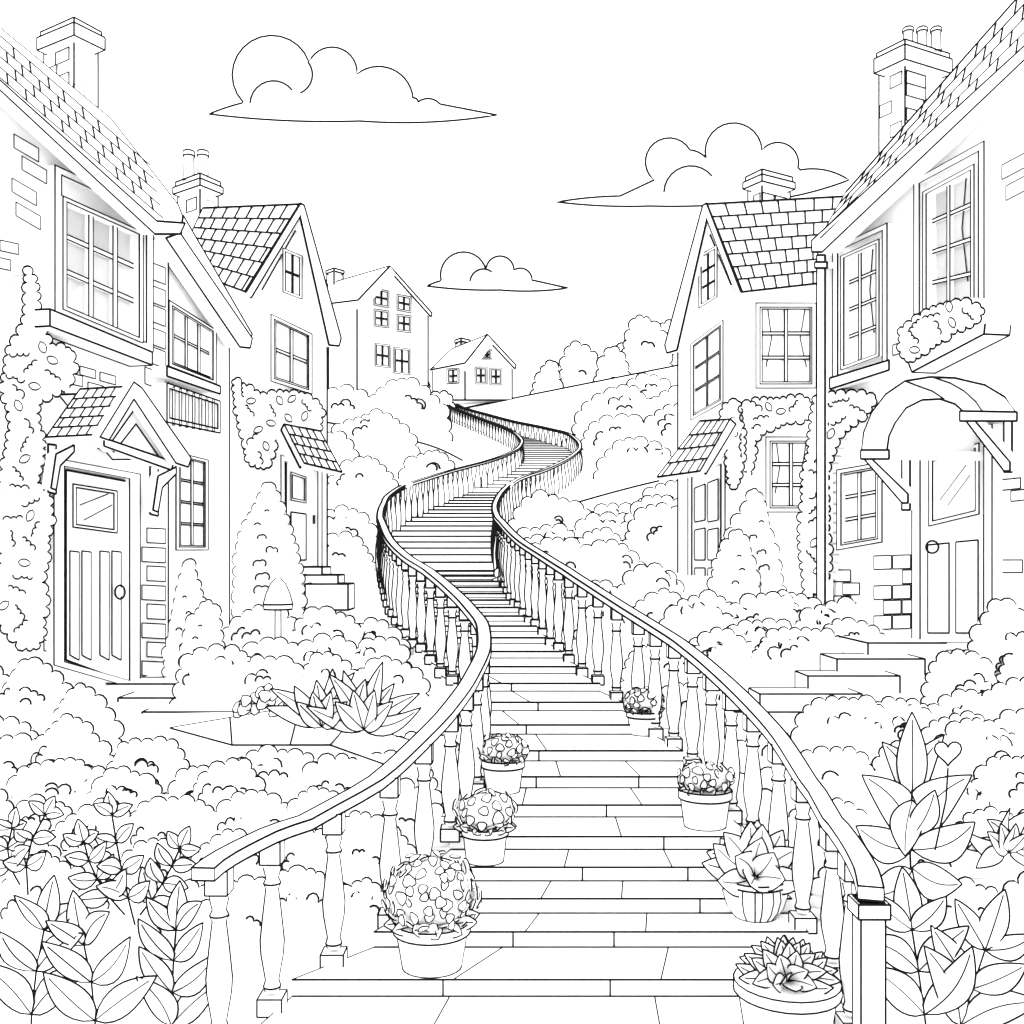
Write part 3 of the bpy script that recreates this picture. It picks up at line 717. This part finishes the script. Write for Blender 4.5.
# ---------------------------------------------------------------- flower pots
def ddof(y):
    a,b_=4.3,60
    for _ in range(40):
        m=(a+b_)/2;yy=HZ-(zstep(m)-2.2)/m*F
        if yy>y:a=m
        else:b_=m
    return a
def petal(b,c,n,r,m='l'):
    n=n/np.linalg.norm(n);a=np.cross(n,[0.3,0.2,1]);a/=np.linalg.norm(a);e=np.cross(n,a);P=[]
    ph=R.uniform(0,6);st_=R.uniform(.75,1.15)
    for i in range(10):
        t=2*math.pi*i/10;rr=r*(1+.14*math.cos(3*t+ph));P.append(c+a*rr*st_*math.cos(t)+e*rr*math.sin(t))
    V=P+[c+n*r*.25]+[p-n*r*.35 for p in P];b.add(V,[(i,(i+1)%10,10) for i in range(10)]+[(i,(i+1)%10,11+(i+1)%10,11+i) for i in range(10)],m);b.tube(P,.75,True)
def pot(px,yr,yb,wr,wb,kind,fl,bowl=False):
    g=G('flower_pot');d=ddof(yb-6)
    d=d+.02; base=np.array([(px-CX)/F*d,d,zstep(d-.02)]);sc=d/F
    H=(yb-yr);b=B('pot',g)
    if bowl: pr=[(wb*.33,0),(wb*.45,H*.25),(wb*.52,H*.6),(wb*.5,H*.85),(wr/2,H*.86),(wr/2,H)]
    else: pr=[(wb/2,0),(wr*.46,H*.76),(wr/2,H*.77),(wr/2,H)]
    lathe(b,base,pr,sc,20,'w',.95,rings=(0,len(pr)-2,len(pr)-1))
    if bowl:
        for a in (-2.2,-1.8,-1.57,-1.2,-.9):
            b.tube([base+sc*np.array([r*1.01*math.cos(a),r*1.01*math.sin(a),h]) for r,h in pr[:4]],.65)
    b.build()
    if kind=='ball':
        x0,y0,x1,y1=fl;c=np.array([((x0+x1)/2-CX)/F*d,d,base[2]+(yb-(y0+y1)/2)*sc]);a=(x1-x0)/2*sc*.92;e=(y1-y0)/2*sc*.9
        b=B('flowers',g);V=[];Fc=[]
        for i in range(9):
            for j in range(16):
                th=math.pi*i/8;ph=2*math.pi*j/16;V.append(c+.86*np.array([a*math.sin(th)*math.cos(ph),a*math.sin(th)*math.sin(ph),e*math.cos(th)]))
        Fc=[(i*16+j,i*16+(j+1)%16,(i+1)*16+(j+1)%16,(i+1)*16+j) for i in range(8) for j in range(16)]
        b.add(V,Fc,'l')
        big=x1-x0>80
        N=135 if big else 48
        pr_=math.sqrt(4*math.pi*a*e/N/math.pi)*.76
        for k in range(N):
            zc=1-2*(k+.5)/N;ph=k*2.39996+R.uniform(-.2,.2);rr=math.sqrt(1-zc*zc);nn=np.array([rr*math.cos(ph),rr*math.sin(ph),zc])
            petal(b,c+nn*np.array([a,a,e])*R.uniform(.9,1.12),nn+np.array([R.uniform(-.45,.45) for _ in range(3)]),pr_*R.uniform(.8,1.2))
        b.build()
        # leaves poking out round the rim
        b=B('leaves',g)
        for k in range(12):
            ph=2*math.pi*k/12+.2;o=np.array([math.cos(ph),math.sin(ph),0]);p0=base+np.array([0,0,H*sc])+o*a*.55
            leaf(b,p0,p0+o*a*.5+np.array([0,0,R.uniform(-.03,.12)*(x1-x0)*sc]),(x1-x0)*.14*sc,0,True,n=6,w=.75)
        b.build()
    else:
        b=B('leaves',g);x0,y0,x1,y1=fl;top=base+np.array([0,0,H*sc])
        n=kind
        for ringk,(el,ln) in enumerate(((12,1.0),(35,.95),(58,.95),(80,.95))):
            m=max(3,n-ringk*3)
            for k in range(m):
                ph=2*math.pi*(k+.5*(ringk%2))/m;e=math.radians(el+R.uniform(-6,6));Lh=(x1-x0)/2*sc*ln;Lv=(y1-y0)*sc*ln
                v=np.array([Lh*math.cos(ph)*math.cos(e),Lh*math.sin(ph)*math.cos(e),Lv*math.sin(e)])
                leaf(b,top+v*.08,top+v,(x1-x0)*(.24 if n<12 else .17)*sc,R.uniform(-.08,.08),True,n=8,w=.8,pw=.85)
        b.build()
pot(432,928,974,76,58,'ball',(381,860,481,940))
pot(485,833,868,46,36,'ball',(452,797,519,838))
pot(503,766,798,42,32,'ball',(477,740,530,770))
pot(644,714,737,34,26,'ball',(621,690,664,716))
pot(705,796,833,52,40,'ball',(676,768,733,800))
pot(755,885,923,60,60,10,(700,826,810,886),True)
pot(787,988,1036,104,84,15,(733,946,838,990))
b=B('ground_flowers')
for k in range(22):
    x=238+R.uniform(0,56);y=712-R.uniform(0,24)*(1-abs(x-266)/40);petal(b,W(x,y,8.6-.1*k/16),np.array([R.uniform(-.3,.3),-1,.5]),6*8.6/F)
b.build()
# ---------------------------------------------------------------- light, sky, camera
w=bpy.data.worlds.new('World');bpy.context.scene.world=w;w.use_nodes=True
bg=w.node_tree.nodes['Background'];bg.inputs['Color'].default_value=(1,1,1,1);bg.inputs['Strength'].default_value=2.9
sd=bpy.data.lights.new('sun','SUN');sd.energy=.8;sd.angle=math.radians(40);so=bpy.data.objects.new('sun',sd);bpy.context.collection.objects.link(so);so.rotation_euler=(math.radians(35),0,math.radians(5))
sc=bpy.context.scene
sc.view_settings.view_transform='Standard';sc.view_settings.look='None';sc.view_settings.exposure=0
cd=bpy.data.cameras.new('camera');cd.lens=36;cd.sensor_width=36;cd.shift_y=48/1024;cd.clip_end=3000;cd.clip_start=.05
co=bpy.data.objects.new('camera',cd);bpy.context.collection.objects.link(co);co.location=(0,0,2.2);co.rotation_euler=(math.radians(90),0,0);sc.camera=co
